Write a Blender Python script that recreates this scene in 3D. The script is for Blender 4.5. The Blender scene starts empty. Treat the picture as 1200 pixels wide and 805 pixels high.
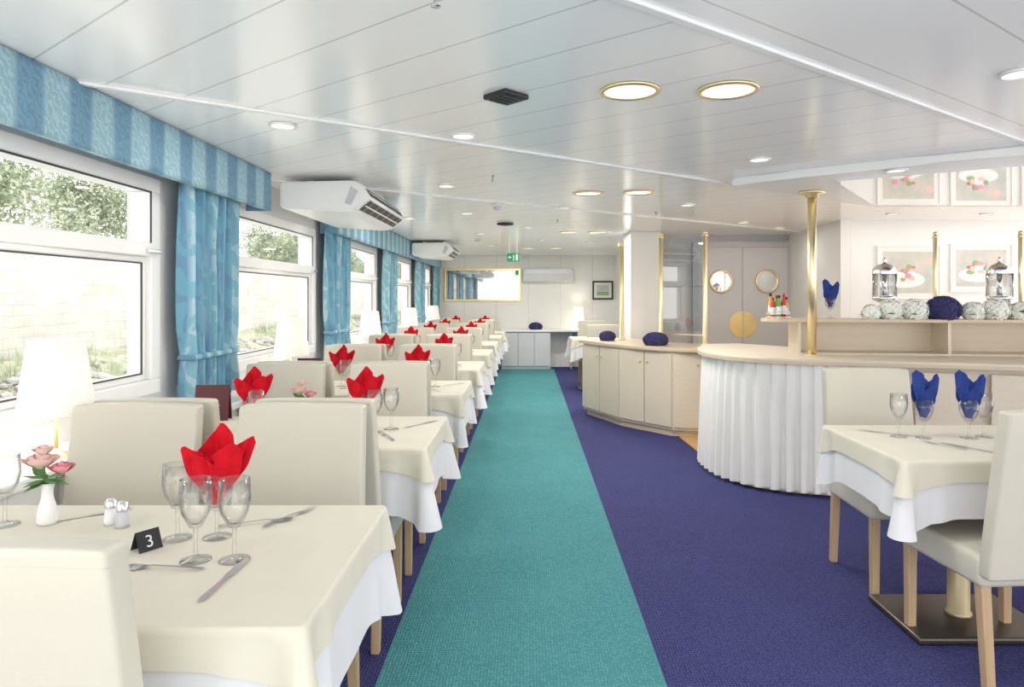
import bpy, bmesh, math, random
from mathutils import Vector, Matrix
random.seed(7)
S=bpy.context.scene
C=S.collection
S.view_settings.view_transform='Standard'
pi=math.pi
# ---------------------------------------------------------------- materials
def nt(name):
    m=bpy.data.materials.new(name); m.use_nodes=True
    t=m.node_tree; b=t.nodes['Principled BSDF']; return m,t,b
def mat(name,col,rough=.5,metal=0,bump=0,bscale=50,var=0,vscale=8,trans=0,ior=1.45,emit=0,ecol=None,spec=.5,sheen=0,col2=None):
    m,t,b=nt(name)
    b.inputs['Base Color'].default_value=(*col,1)
    b.inputs['Roughness'].default_value=rough
    b.inputs['Metallic'].default_value=metal
    b.inputs['Transmission Weight'].default_value=trans
    b.inputs['IOR'].default_value=ior
    b.inputs['Specular IOR Level'].default_value=spec
    if sheen: b.inputs['Sheen Weight'].default_value=sheen
    if emit:
        b.inputs['Emission Color'].default_value=(*(ecol or col),1)
        b.inputs['Emission Strength'].default_value=emit
    tc=t.nodes.new('ShaderNodeTexCoord')
    if bump:
        n=t.nodes.new('ShaderNodeTexNoise'); n.inputs['Scale'].default_value=bscale; n.inputs['Detail'].default_value=3
        t.links.new(tc.outputs['Object'],n.inputs['Vector'])
        bp=t.nodes.new('ShaderNodeBump'); bp.inputs['Strength'].default_value=bump; bp.inputs['Distance'].default_value=.01
        t.links.new(n.outputs['Fac'],bp.inputs['Height']); t.links.new(bp.outputs['Normal'],b.inputs['Normal'])
    if var or col2:
        n=t.nodes.new('ShaderNodeTexNoise'); n.inputs['Scale'].default_value=vscale; n.inputs['Detail'].default_value=4
        t.links.new(tc.outputs['Object'],n.inputs['Vector'])
        r=t.nodes.new('ShaderNodeValToRGB')
        r.color_ramp.elements[0].position=.35; r.color_ramp.elements[1].position=.65
        r.color_ramp.elements[0].color=(*col,1)
        c2=col2 or tuple(min(1,c*(1+var)) for c in col)
        r.color_ramp.elements[1].color=(*c2,1)
        t.links.new(n.outputs['Fac'],r.inputs['Fac']); t.links.new(r.outputs['Color'],b.inputs['Base Color'])
    return m
def mth(t,op,a,b=None,c=None):
    n=t.nodes.new('ShaderNodeMath'); n.operation=op
    for i,v in enumerate((a,b,c)):
        if v is None: continue
        if isinstance(v,(int,float)): n.inputs[i].default_value=v
        else: t.links.new(v,n.inputs[i])
    return n.outputs[0]
def mixc(t,f,a,b):
    n=t.nodes.new('ShaderNodeMix'); n.data_type='RGBA'
    t.links.new(f,n.inputs['Factor'])
    for k,v in (('A',a),('B',b)):
        s=[i for i in n.inputs if i.name==k and i.type=='RGBA'][0]
        if isinstance(v,tuple): s.default_value=(*v,1)
        else: t.links.new(v,s)
    return [o for o in n.outputs if o.type=='RGBA'][0]
def xyz(t,kind='Position'):
    if kind=='Position':
        g=t.nodes.new('ShaderNodeNewGeometry'); o=g.outputs['Position']
    else:
        g=t.nodes.new('ShaderNodeTexCoord'); o=g.outputs['Object']
    s=t.nodes.new('ShaderNodeSeparateXYZ'); t.links.new(o,s.inputs[0]); return s.outputs,o

def ceiling_mat():
    m,t,b=nt('ceiling_plank_paint')
    (x,y,z),o=xyz(t)
    u=mth(t,'ADD',mth(t,'MULTIPLY',x,.616),mth(t,'MULTIPLY',y,.788))
    v=mth(t,'ADD',mth(t,'MULTIPLY',x,-.592),mth(t,'MULTIPLY',y,.806))
    mu=mth(t,'LESS_THAN',mth(t,'FRACT',mth(t,'DIVIDE',u,.26)),.03)
    mv=mth(t,'LESS_THAN',mth(t,'FRACT',mth(t,'DIVIDE',v,.40)),.02)
    reg=mth(t,'GREATER_THAN',v,1.318)
    msk=mth(t,'ADD',mth(t,'MULTIPLY',mu,reg),mth(t,'MULTIPLY',mv,mth(t,'SUBTRACT',1,reg)))
    col=mixc(t,msk,(.98,.975,.97),(.68,.68,.69))
    t.links.new(col,b.inputs['Base Color'])
    b.inputs['Roughness'].default_value=.18
    b.inputs['Specular IOR Level'].default_value=.6
    return m
def carpet(name,c1,c2,sc=90):
    m,t,b=nt(name)
    (x,y,z),o=xyz(t)
    vo=t.nodes.new('ShaderNodeTexVoronoi'); vo.inputs['Scale'].default_value=sc; vo.inputs['Randomness'].default_value=.3
    t.links.new(o,vo.inputs['Vector'])
    n=t.nodes.new('ShaderNodeTexNoise'); n.inputs['Scale'].default_value=2.5; t.links.new(o,n.inputs['Vector'])
    f=mth(t,'MULTIPLY',mth(t,'SUBTRACT',vo.outputs['Distance'],.15),2.4); f.node.use_clamp=True
    col=mixc(t,f,c2,c1)
    col2=mixc(t,mth(t,'MULTIPLY',n.outputs['Fac'],.3),col,c2)
    t.links.new(col2,b.inputs['Base Color'])
    b.inputs['Roughness'].default_value=.85; b.inputs['Specular IOR Level'].default_value=.2
    bp=t.nodes.new('ShaderNodeBump'); bp.inputs['Strength'].default_value=.8; bp.inputs['Distance'].default_value=.008
    t.links.new(vo.outputs['Distance'],bp.inputs['Height']); t.links.new(bp.outputs['Normal'],b.inputs['Normal'])
    return m
def fabric_mat(name,a=(.19,.36,.47),bb=(.29,.49,.57),cc=(.13,.26,.42),dd=(.46,.64,.70),axis=1,stripe=.16,sc=9,zs=.8):
    m,t,b=nt(name)
    (x,y,z),o=xyz(t)
    ax=(x,y,z)[axis]
    st=mth(t,'SINE',mth(t,'MULTIPLY',ax,2*pi/(2*stripe)))
    sm=mth(t,'ADD',mth(t,'MULTIPLY',st,1.6),.5); sm.node.use_clamp=True
    w1=t.nodes.new('ShaderNodeTexWave'); w1.inputs['Scale'].default_value=sc; w1.inputs['Distortion'].default_value=9; w1.inputs['Detail'].default_value=3; w1.inputs['Detail Scale'].default_value=2.2
    w1.bands_direction='DIAGONAL'
    mp=t.nodes.new('ShaderNodeMapping'); mp.inputs['Scale'].default_value=(.3,1.4,zs)
    t.links.new(o,mp.inputs['Vector']); t.links.new(mp.outputs[0],w1.inputs['Vector'])
    w=mth(t,'MULTIPLY',mth(t,'SUBTRACT',w1.outputs['Fac'],.50),5); w.node.use_clamp=True
    base=mixc(t,sm,a,bb)
    leaf=mixc(t,sm,cc,dd)
    col=mixc(t,mth(t,'MULTIPLY',w,.7),base,leaf)
    t.links.new(col,b.inputs['Base Color'])
    b.inputs['Roughness'].default_value=.8
    return m
def wood_mat(name,c1,c2,sc=3,axis='X',rough=.4):
    m,t,b=nt(name)
    tc=t.nodes.new('ShaderNodeTexCoord')
    mp=t.nodes.new('ShaderNodeMapping'); mp.inputs['Scale'].default_value=(18,18,1.2) if axis=='Z' else (1.2,18,18)
    t.links.new(tc.outputs['Object'],mp.inputs['Vector'])
    n=t.nodes.new('ShaderNodeTexNoise'); n.inputs['Scale'].default_value=sc; n.inputs['Detail'].default_value=5
    t.links.new(mp.outputs[0],n.inputs['Vector'])
    t.links.new(mixc(t,n.outputs['Fac'],c1,c2),b.inputs['Base Color'])
    b.inputs['Roughness'].default_value=rough
    return m
def stone_mat():
    m,t,b=nt('quay_stone')
    (x,y,z),o=xyz(t)
    nd=t.nodes.new('ShaderNodeTexNoise'); nd.inputs['Scale'].default_value=1.6; t.links.new(o,nd.inputs['Vector'])
    cb=t.nodes.new('ShaderNodeCombineXYZ'); t.links.new(mth(t,'ADD',y,mth(t,'MULTIPLY',nd.outputs['Fac'],.3)),cb.inputs[0]); t.links.new(mth(t,'ADD',z,mth(t,'MULTIPLY',nd.outputs['Fac'],.12)),cb.inputs[1])
    br=t.nodes.new('ShaderNodeTexBrick'); br.inputs['Scale'].default_value=1.0
    br.inputs['Brick Width'].default_value=.75; br.inputs['Row Height'].default_value=.30
    br.inputs['Mortar Size'].default_value=.02; br.inputs['Mortar Smooth'].default_value=.6
    br.inputs['Color1'].default_value=(.60,.57,.51,1); br.inputs['Color2'].default_value=(.50,.48,.43,1); br.inputs['Mortar'].default_value=(.44,.42,.38,1)
    t.links.new(cb.outputs[0],br.inputs['Vector'])
    n=t.nodes.new('ShaderNodeTexNoise'); n.inputs['Scale'].default_value=1.1; n.inputs['Detail'].default_value=8; n.inputs['Roughness'].default_value=.65; t.links.new(o,n.inputs['Vector'])
    w=mth(t,'MULTIPLY',mth(t,'SUBTRACT',n.outputs['Fac'],.38),3.0); w.node.use_clamp=True
    t.links.new(mixc(t,mth(t,'MULTIPLY',w,.75),br.outputs['Color'],(.66,.65,.60)),b.inputs['Base Color'])
    b.inputs['Roughness'].default_value=.9
    return m
def panel_wall(name,col,step,axis=0):
    m,t,b=nt(name)
    p,o=xyz(t)
    f=mth(t,'LESS_THAN',mth(t,'FRACT',mth(t,'DIVIDE',p[axis],step)),.012)
    t.links.new(mixc(t,f,col,tuple(c*.72 for c in col)),b.inputs['Base Color'])
    b.inputs['Roughness'].default_value=.4
    return m
def glass_pane(name='clear_pane',lo=.04,hi=.3,tint=(1,1,1),pw=4,flat=(1,1,1)):
    m,t,b=nt(name); t.nodes.remove(b)
    out=t.nodes['Material Output']
    tr=t.nodes.new('ShaderNodeBsdfTransparent'); gl=t.nodes.new('ShaderNodeBsdfGlossy'); gl.inputs['Roughness'].default_value=.02
    lw=t.nodes.new('ShaderNodeLayerWeight'); lw.inputs[0].default_value=.5
    f3=mth(t,'POWER',lw.outputs['Facing'],pw)
    fac=mth(t,'ADD',mth(t,'MULTIPLY',f3,hi),lo)
    t.links.new(mixc(t,f3,flat,tint),tr.inputs['Color'])
    mx=t.nodes.new('ShaderNodeMixShader'); t.links.new(fac,mx.inputs[0])
    t.links.new(tr.outputs[0],mx.inputs[1]); t.links.new(gl.outputs[0],mx.inputs[2]); t.links.new(mx.outputs[0],out.inputs[0])
    return m
M=dict(
 ceil=ceiling_mat(), trimw=mat('white_trim_paint',(.90,.90,.89),.3,var=.02),
 wallw=mat('cabin_wall_white',(.80,.80,.79),.45,var=.03,vscale=2), farw=panel_wall('cream_panel_wall',(.90,.88,.83),.62),
 grey=mat('grey_panel',(.56,.57,.59),.3,var=.05), doorm=mat('grey_door_paint',(.66,.66,.68),.35,var=.05,vscale=2),
 blue=carpet('blue_carpet',(.018,.019,.085),(.080,.084,.255),85), teal=carpet('teal_carpet',(.04,.205,.23),(.16,.41,.435),85),
 leather=mat('cream_leather',(.59,.555,.465),.42,bump=.08,bscale=160,var=.03,vscale=3), seam=mat('leather_seam',(.55,.52,.44),.6,var=.05),
 oak=wood_mat('pale_oak',(.42,.28,.15),(.58,.42,.25),axis='Z'), beech=wood_mat('pale_beech',(.70,.61,.48),(.78,.69,.56),sc=2),
 beechd=wood_mat('beech_edge',(.60,.48,.34),(.68,.56,.42),sc=2), parq=wood_mat('parquet',(.50,.28,.10),(.62,.38,.16)),
 cloth=mat('white_tablecloth',(.72,.72,.74),.85,bump=.05,bscale=300,var=.02), cream=mat('cream_table_topper',(.67,.635,.53),.8,bump=.05,bscale=300,var=.03),
 skirt=mat('ivory_skirt_fabric',(.84,.83,.80),.85,var=.02), red=mat('red_napkin',(.50,.006,.016),.9,var=.3,vscale=20,spec=.2), navy=mat('blue_napkin',(.022,.045,.20),.9,var=.3,vscale=20,spec=.2),
 glass=glass_pane('drinking_glass',.05,.75,(.40,.43,.45),2.6), pane=glass_pane(), screen=glass_pane('screen_glass',.22,.4,(.8,.85,.85),3,(.80,.84,.86)), brass=mat('satin_brass',(.90,.76,.46),.34,1,var=.05), brassd=mat('dull_brass_column',(.42,.35,.22),.45,.8,var=.1),
 chrome=mat('stainless_steel',(.75,.75,.76),.22,1,var=.03), steel=mat('brushed_cutlery_steel',(.52,.52,.53),.35,.55,var=.03), black=mat('black_plastic',(.02,.02,.022),.4,var=.2), dark=mat('bronze_base_plate',(.10,.085,.075),.3,.7,var=.2),
 curt=fabric_mat('curtain_fabric',a=(.15,.36,.48),bb=(.23,.46,.56),stripe=.06,sc=5,zs=.6), val=fabric_mat('valance_fabric',stripe=.13,sc=13,zs=1.1), shade=mat('lamp_shade_fabric',(.80,.77,.70),.8,emit=.24,ecol=(1,.93,.82),var=.03),
 shadeon=mat('lit_lamp_shade',(.95,.9,.8),.8,emit=.9,ecol=(1,.9,.72),var=.03),
 mirror=mat('mirror_silver',(.74,.75,.76),.03,1,var=.01), gold=mat('gilt_frame',(.82,.64,.30),.3,1,var=.1),
 plastic=mat('white_plastic',(.86,.86,.85),.35,var=.02), lit=mat('lit_lens',(1,.95,.85),.5,emit=1.5,ecol=(1,.92,.78),var=.01), frosted=mat('lamp_reflector',(.8,.8,.78),.3,.3,var=.05),
 burg=mat('burgundy_cover',(.09,.015,.02),.4,var=.2), pink=mat('pink_petals',(.72,.28,.34),.7,var=.3), palepink=mat('pale_pink_petals',(.78,.55,.50),.7,var=.1),
 leafm=mat('green_leaf',(.09,.22,.06),.6,var=.4), hyd=mat('white_hydrangea_petals',(.88,.90,.83),.7,var=.05), hydc=mat('hydrangea_core',(.70,.74,.55),.8,var=.3), navyf=mat('navy_flower_petals',(.04,.04,.13),.8,var=.4,vscale=30),
 porc=mat('white_porcelain',(.85,.85,.85),.15,var=.01), stone=stone_mat(), grass=mat('bank_grass',(.28,.32,.19),.9,col2=(.48,.48,.36),vscale=2.5), rock=mat('bank_rock',(.32,.315,.30),.9,col2=(.54,.53,.51),vscale=3),
 water=mat('river_water',(.42,.44,.40),.12,bump=.3,bscale=6,var=.1), bark=mat('tree_bark',(.25,.22,.19),.9,var=.3), fol=mat('tree_foliage',(.33,.39,.26),.8,col2=(.52,.56,.43),vscale=1.2),
 green=mat('exit_green',(.0,.30,.10),.4,emit=.15,var=.05), sauce_r=mat('red_sauce',(.6,.03,.02),.2,var=.1), sauce_g=mat('green_sauce',(.1,.35,.05),.2,var=.1), sauce_y=mat('amber_sauce',(.7,.4,.05),.2,var=.1),
 paper=mat('print_paper',(.80,.80,.77),.6,var=.02), sky1=mat('print_tint',(.48,.54,.50),.6,col2=(.66,.60,.54),vscale=7), dgreen=mat('pale_green_print',(.26,.38,.20),.6,var=.3), ros=mat('rose_print',(.50,.16,.15),.6,col2=(.68,.36,.30),vscale=20),
 juice=mat('cereal_fill',(.55,.42,.28),.7,col2=(.75,.6,.4),vscale=40), rail=mat('rail_dark',(.05,.05,.05),.4,var=.1)
)
# ---------------------------------------------------------------- mesh helpers
def link(o): C.objects.link(o); return o
def mesh(name,v,f,m=None,smooth=False,parent=None,mats=None,fm=None):
    me=bpy.data.meshes.new(name); me.from_pydata([tuple(p) for p in v],[],f)
    for mm in (mats or [m]): me.materials.append(mm)
    if fm:
        for p,i in zip(me.polygons,fm): p.material_index=i
    if smooth:
        me.polygons.foreach_set('use_smooth',[True]*len(me.polygons))
    me.update()
    o=link(bpy.data.objects.new(name,me))
    if parent: o.parent=parent
    return o
def fromBM(name,bm,m,smooth=False,parent=None):
    bmesh.ops.recalc_face_normals(bm,faces=bm.faces)
    me=bpy.data.meshes.new(name); bm.to_mesh(me); bm.free(); me.materials.append(m)
    if smooth: me.polygons.foreach_set('use_smooth',[True]*len(me.polygons))
    o=link(bpy.data.objects.new(name,me))
    if parent: o.parent=parent
    return o
def tag(o,label=None,cat=None,group=None,kind=None):
    if label: o['label']=label
    if cat: o['category']=cat
    if group: o['group']=group
    if kind: o['kind']=kind
    return o
def struct(o): o['kind']='structure'; return o
def thing(name,loc,label,cat,group=None,rz=0):
    o=link(bpy.data.objects.new(name,None)); o.empty_display_size=.1
    o.location=loc; o.rotation_euler=(0,0,rz); return tag(o,label,cat,group)
def addbox(bm,x0,x1,y0,y1,z0,z1,bev=0):
    r=bmesh.ops.create_cube(bm,size=1)
    for v in r['verts']:
        v.co=Vector(((x0+x1)/2+v.co.x*(x1-x0),(y0+y1)/2+v.co.y*(y1-y0),(z0+z1)/2+v.co.z*(z1-z0)))
    if bev:
        es=list({e for v in r['verts'] for e in v.link_edges})
        bmesh.ops.bevel(bm,geom=es,offset=bev,segments=2,affect='EDGES',profile=.5)
def boxes(name,L,m,parent=None,bev=0):
    bm=bmesh.new()
    for b in L: addbox(bm,*b,bev=bev)
    return fromBM(name,bm,m,False,parent)
def box(name,x0,x1,y0,y1,z0,z1,m,parent=None,bev=0): return boxes(name,[(x0,x1,y0,y1,z0,z1)],m,parent,bev)
def prism(name,pts,z0,z1,m,parent=None,bev=0):
    bm=bmesh.new()
    vs=[bm.verts.new((x,y,z0)) for x,y in pts]; f=bm.faces.new(vs)
    r=bmesh.ops.extrude_face_region(bm,geom=[f])
    for e in r['geom']:
        if isinstance(e,bmesh.types.BMVert): e.co.z=z1
    if bev:
        es=[e for e in bm.edges if abs(e.verts[0].co.z-e.verts[1].co.z)<1e-6]
        bmesh.ops.bevel(bm,geom=es,offset=bev,segments=3,affect='EDGES',profile=.5)
    return fromBM(name,bm,m,False,parent)
def lathe(name,prof,m,seg=24,parent=None,loc=(0,0,0),wav=0,wn=0):
    v=[];f=[]
    n=len(prof)
    for j in range(seg):
        a=2*pi*j/seg
        for r,z in prof:
            rr=r*(1+wav*math.cos(wn*a)) if wav else r
            v.append((rr*math.cos(a),rr*math.sin(a),z))
    for j in range(seg):
        k=(j+1)%seg
        for i in range(n-1):
            f.append((j*n+i,k*n+i,k*n+i+1,j*n+i+1))
    bm=bmesh.new(); vv=[bm.verts.new(p) for p in v]
    for q in f:
        try: bm.faces.new([vv[i] for i in q])
        except: pass
    bmesh.ops.remove_doubles(bm,verts=bm.verts,dist=1e-5)
    o=fromBM(name,bm,m,True,parent); o.location=loc
    return o
def tube(name,pts,r,m,parent=None,seg=10):
    v=[];f=[]
    P=[Vector(p) for p in pts]
    for i,p in enumerate(P):
        d=(P[min(i+1,len(P)-1)]-P[max(i-1,0)]).normalized()
        a=Vector((0,0,1)) if abs(d.z)<.9 else Vector((1,0,0))
        s=d.cross(a).normalized(); u=s.cross(d)
        for j in range(seg):
            t=2*pi*j/seg; v.append(p+s*r*math.cos(t)+u*r*math.sin(t))
    for i in range(len(P)-1):
        for j in range(seg):
            k=(j+1)%seg; f.append((i*seg+j,i*seg+k,(i+1)*seg+k,(i+1)*seg+j))
    f.append(tuple(range(seg))[::-1]); f.append(tuple((len(P)-1)*seg+j for j in range(seg)))
    return mesh(name,v,f,m,True,parent)
def roundbox(name,sx,sy,sz,r,m,parent=None,loc=(0,0,0),nm=(6,2,6),deform=None):
    hs=(sx/2,sy/2,sz/2)
    def samp(h,n):
        k=[0,.12,.35,.65]
        a=[-h+r*x for x in k]
        mid=[-(h-r)+2*(h-r)*i/n for i in range(n+1)]
        return a+mid+[-x for x in reversed(a)]
    A=[samp(hs[i],nm[i]) for i in range(3)]
    bm=bmesh.new()
    for ax in range(3):
        u,w=(ax+1)%3,(ax+2)%3
        for sg in (-1,1):
            g=[]
            for a in A[u]:
                row=[]
                for b in A[w]:
                    p=[0,0,0]; p[ax]=sg*hs[ax]; p[u]=a; p[w]=b
                    q=[max(-(hs[i]-r),min(hs[i]-r,p[i])) for i in range(3)]
                    d=Vector(p)-Vector(q)
                    if d.length>1e-9: p=Vector(q)+d.normalized()*r
                    p=Vector(p)+Vector(loc)
                    if deform: p=deform(p)
                    row.append(bm.verts.new(p))
                g.append(row)
            for i in range(len(g)-1):
                for j in range(len(g[0])-1):
                    q=[g[i][j],g[i+1][j],g[i+1][j+1],g[i][j+1]]
                    bm.faces.new(q)
    bmesh.ops.remove_doubles(bm,verts=bm.verts,dist=1e-5)
    return fromBM(name,bm,m,True,parent)
def dup(root,loc,rz=None,label=None):
    def cp(o,par):
        n=o.copy(); C.objects.link(n)
        if par: n.parent=par
        for c in list(o.children): cp(c,n)
        return n
    n=cp(root,None); n.location=loc
    if rz is not None: n.rotation_euler=(0,0,rz)
    if label: n['label']=label
    return n
def catmull(P,n=8):
    out=[]
    Q=[P[0]]+list(P)+[P[-1]]
    for i in range(1,len(Q)-2):
        p0,p1,p2,p3=[Vector(q) for q in Q[i-1:i+3]]
        for k in range(n):
            t=k/n
            out.append(.5*((2*p1)+(p2-p0)*t+(2*p0-5*p1+4*p2-p3)*t*t+(-p0+3*p1-3*p2+p3)*t**3))
    out.append(Vector(P[-1])); return out
def segbox(name,p0,p1,z0,z1,th,m,parent=None,inset=0,bev=0.003,origin=(0,0)):
    p0=Vector(p0)-Vector(origin);p1=Vector(p1)-Vector(origin); d=(p1-p0).normalized(); n=Vector((d.y,-d.x))
    a=p0+d*inset; b=p1-d*inset
    return prism(name,[a,b,b+n*th,a+n*th],z0,z1,m,parent,bev)
HC=2.15; YF=13.2; Y0=-.6
# ---------------------------------------------------------------- room shell
XL=-1.85
struct(box('floor',XL,6,Y0,YF,-.05,0,M['blue']))
runner=tag(box('carpet_runner',-.53,.48,Y0,12.75,0.0,.006,M['teal']),'teal woven carpet runner laid along the aisle','carpet')
struct(prism('floor.001',[(1.5,5.3),(1.45,6.7),(1.9,7.1),(1.7,8.7),(3.3,8.7),(3.3,7.2),(5.9,7.0),(5.9,4.6)],0,.008,M['parq']))
struct(box('ceiling',XL,6,Y0,YF,HC,HC+.05,M['ceil']))
wins=[(1.45,3.38),(4.15,5.85),(6.65,8.2),(9.0,10.6),(11.4,12.7)]
L=[(XL-.12,XL,1.0,YF,0,.88),(XL-.12,XL,1.0,YF,1.93,HC)]
ys=[1.0]+[y for w in wins for y in w]+[YF]
for i in range(0,len(ys),2): L.append((XL-.12,XL,ys[i],ys[i+1],.88,1.93))
struct(boxes('wall_left',L,M['wallw']))
struct(box('wall_back',XL-.12,1.75,YF,YF+.1,0,HC,M['farw']))
struct(box('wall_aisle',1.68,1.80,8.9,YF,0,HC,M['farw']))
struct(box('wall_corridor',1.62,3.5,8.8,8.9,0,HC,M['grey']))
struct(prism('wall_return',[(3.25,7.1),(3.36,8.8),(3.46,8.8),(3.35,7.1)],0,HC,M['wallw']))
struct(box('wall_right',3.351,6.0,7.1,7.2,0,HC,M['wallw']))
struct(box('wall_column',1.24,1.62,8.3,8.9,0,HC,M['wallw'],bev=.01))
struct(boxes('trim_1',[(XL,-1.62,1.0,YF,0,.74),(XL,-1.585,1.0,YF,.74,.775)],M['trimw'],bev=.006))
for i,(a,b) in enumerate(wins):
    z0,z1=.88,1.93; x0,x1=XL-.09,XL+.03
    fr=[(x0,x1,a,b,z0,z0+.07),(x0,x1,a,b,z1-.07,z1),(x0,x1,a,a+.08,z0+.07,z1-.07),(x0,x1,b-.08,b,z0+.07,z1-.07),(x0+.01,x1+.01,a+.08,b-.08,1.545,1.61)]
    fr+=[(x0+.02,x1-.03,a+.08,a+.11,z0+.07,1.545),(x0+.02,x1-.03,b-.11,b-.08,z0+.07,1.545),(x0+.02,x1-.03,a+.11,b-.11,1.515,1.545),(x0+.02,x1-.03,a+.11,b-.11,z0+.07,z0+.10)]
    w=struct(boxes('window_%d'%(i+1),fr,M['trimw'],bev=.005))
    for (za,zb) in ((z0+.07,1.545),(1.61,z1-.07)):
        mesh('pane',[(XL-.04,a+.08,za),(XL-.04,b-.08,za),(XL-.04,b-.08,zb),(XL-.04,a+.08,zb)],[(0,1,2,3)],M['pane'],False,w)
    g=boxes('rubber_seal',[(x1-.035,x1-.027,a+.11,b-.11,z0+.10,z0+.106),(x1-.035,x1-.027,a+.11,b-.11,1.509,1.515),(x1-.035,x1-.027,b-.116,b-.11,z0+.1,1.515),(x1-.005,x1+.001,a+.08,b-.08,z1-.078,z1-.07),(x1-.005,x1+.001,b-.088,b-.08,1.61,z1-.07)],M['rail'],w)
    box('window_handle',x1,x1+.03,b-.15,b-.04,1.56,1.58,M['chrome'],w,bev=.004)
# ceiling trims (diagonal battens)
def batten(n,c,x0,x1,w=.03,h=.012):
    pts=[]
    for x in (x0,x1): pts.append(Vector((x,(c+.592*x)/.806)))
    nn=Vector((-.592,.806))*w/2
    struct(prism('trim_%d'%n,[pts[0]-nn,pts[1]-nn,pts[1]+nn,pts[0]+nn],HC-h,HC,M['trimw'],bev=.003))
batten(2,1.318,-1.85,5.9); batten(3,3.03,-1.85,1.40); batten(4,4.74,-1.85,5.9,.02)
# dropped panel above the buffet with mirror
front=catmull([(1.38,4.62),(1.6,4.38),(2.05,4.02),(2.62,3.61),(3.9,2.95),(5.9,2.1)],6)
struct(prism('trim_5',[tuple(p) for p in front]+[(5.9,5.7),(2.9,5.68),(2.75,5.6)],HC-.05,HC,M['trimw'],bev=.008))
mfront=catmull([(1.98,4.40),(2.4,4.14),(2.83,3.88),(3.9,3.35),(5.8,2.6)],6)
tag(prism('ceiling_mirror',[tuple(p) for p in mfront]+[(5.8,5.56),(2.83,5.54),(2.74,5.46)],HC-.056,HC-.0505,M['mirror']),'curved mirror panel fixed overhead above the serving counter','mirror')
# doors with portholes
for i,(a,b,pc) in enumerate([(2.18,2.742,2.47),(2.758,3.33,3.06)]):
    d=struct(box('door_%d'%(i+1),a,b,8.75,8.8,0,1.99,M['doorm'],bev=.004))
    pl=lathe('porthole_glass',[(0,0),(.125,0)],M['mirror'],32,d,(pc,8.742,1.55)); pl.rotation_euler=(pi/2,0,0)
    rg=lathe('porthole_ring',[(.125,0),(.125,.02),(.135,.026),(.15,.02),(.155,0),(.125,0)],M['brass'],32,d,(pc,8.748,1.55)); rg.rotation_euler=(pi/2,0,0)
    hx=2.75; sg=-1 if i==0 else 1
    v=[(hx+sg*.005,8.742,1.0)]+[(hx+sg*(.005+.17*math.cos(t)),8.742,1.0+.17*math.sin(t)) for t in [(-pi/2+pi*k/16) for k in range(17)]]
    mesh('push_plate',v,[tuple([0]+[1+k for k in range(17)])],M['gold'],False,d)
struct(boxes('trim_6',[(2.11,2.18,8.74,8.8,0,2.06),(3.33,3.36,8.74,8.8,0,2.06),(2.18,3.33,8.74,8.8,1.99,2.06),(2.742,2.758,8.745,8.8,0,1.99)],M['grey']))
# ---------------------------------------------------------------- exterior
XW=-14
tag(box('quay_wall',XW-.6,XW,2,170,-1.2,2.66,M['stone']),'long pale stone block quay wall beside the river','wall')
bm=bmesh.new(); ny=200; g=[]
for i in range(ny+1):
    y=2+168*i/ny; row=[]
    for j in range(8):
        t=j/7; row.append(bm.verts.new((XW+.01+2.6*t,y,-.30-1.0*t+random.uniform(-.12,.12))))
    g.append(row)
for i in range(ny):
    for j in range(7): bm.faces.new((g[i][j],g[i+1][j],g[i+1][j+1],g[i][j+1]))
tag(fromBM('river_bank',bm,M['grass'],True),'sloping weedy river bank below the stone wall','grass',kind='stuff')
bm=bmesh.new()
for i in range(1700):
    y=2+130*random.random()**1.7; t=random.random()
    r=random.uniform(.07,.22)
    mt=Matrix.Translation((XW+.9+2.0*t,y,-.62-.7*t))@Matrix.Rotation(random.random()*6,4,'Z')@Matrix.Diagonal((r,r*random.uniform(.6,1.2),r*.6,1))
    bmesh.ops.create_icosphere(bm,subdivisions=1,radius=1,matrix=mt)
tag(fromBM('bank_rocks',bm,M['rock']),'loose grey rocks along the waterline','rocks',kind='stuff')
v=[];f=[]
for i in range(7000):
    y=2+110*random.random()**1.8; t=random.random()**1.5; cl=math.sin(y*1.3)+math.sin(y*.7+1)
    if cl<-.4: continue
    x=XW+.15+1.5*t; z=-.35-.6*t; h=random.uniform(.1,.5)*(1.1-t*.5); a=random.random()*6; w_=.03
    n=len(v); v+=[(x-w_*math.cos(a),y-w_*math.sin(a),z-.05),(x+w_*math.cos(a),y+w_*math.sin(a),z-.05),(x+random.uniform(-.1,.1),y+random.uniform(-.1,.1),z+h)]; f.append((n,n+1,n+2))
tag(mesh('bank_weeds',v,f,M['fol']),'sparse green weeds growing at the wall foot','weeds',kind='stuff')
mesh_w=tag(mesh('river_water',[(XW-2,-8,-1.25),(-2.2,-8,-1.25),(-2.2,170,-1.25),(XW-2,170,-1.25)],[(0,1,2,3)],M['water']),'calm grey-green river water','water',kind='stuff')
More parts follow.
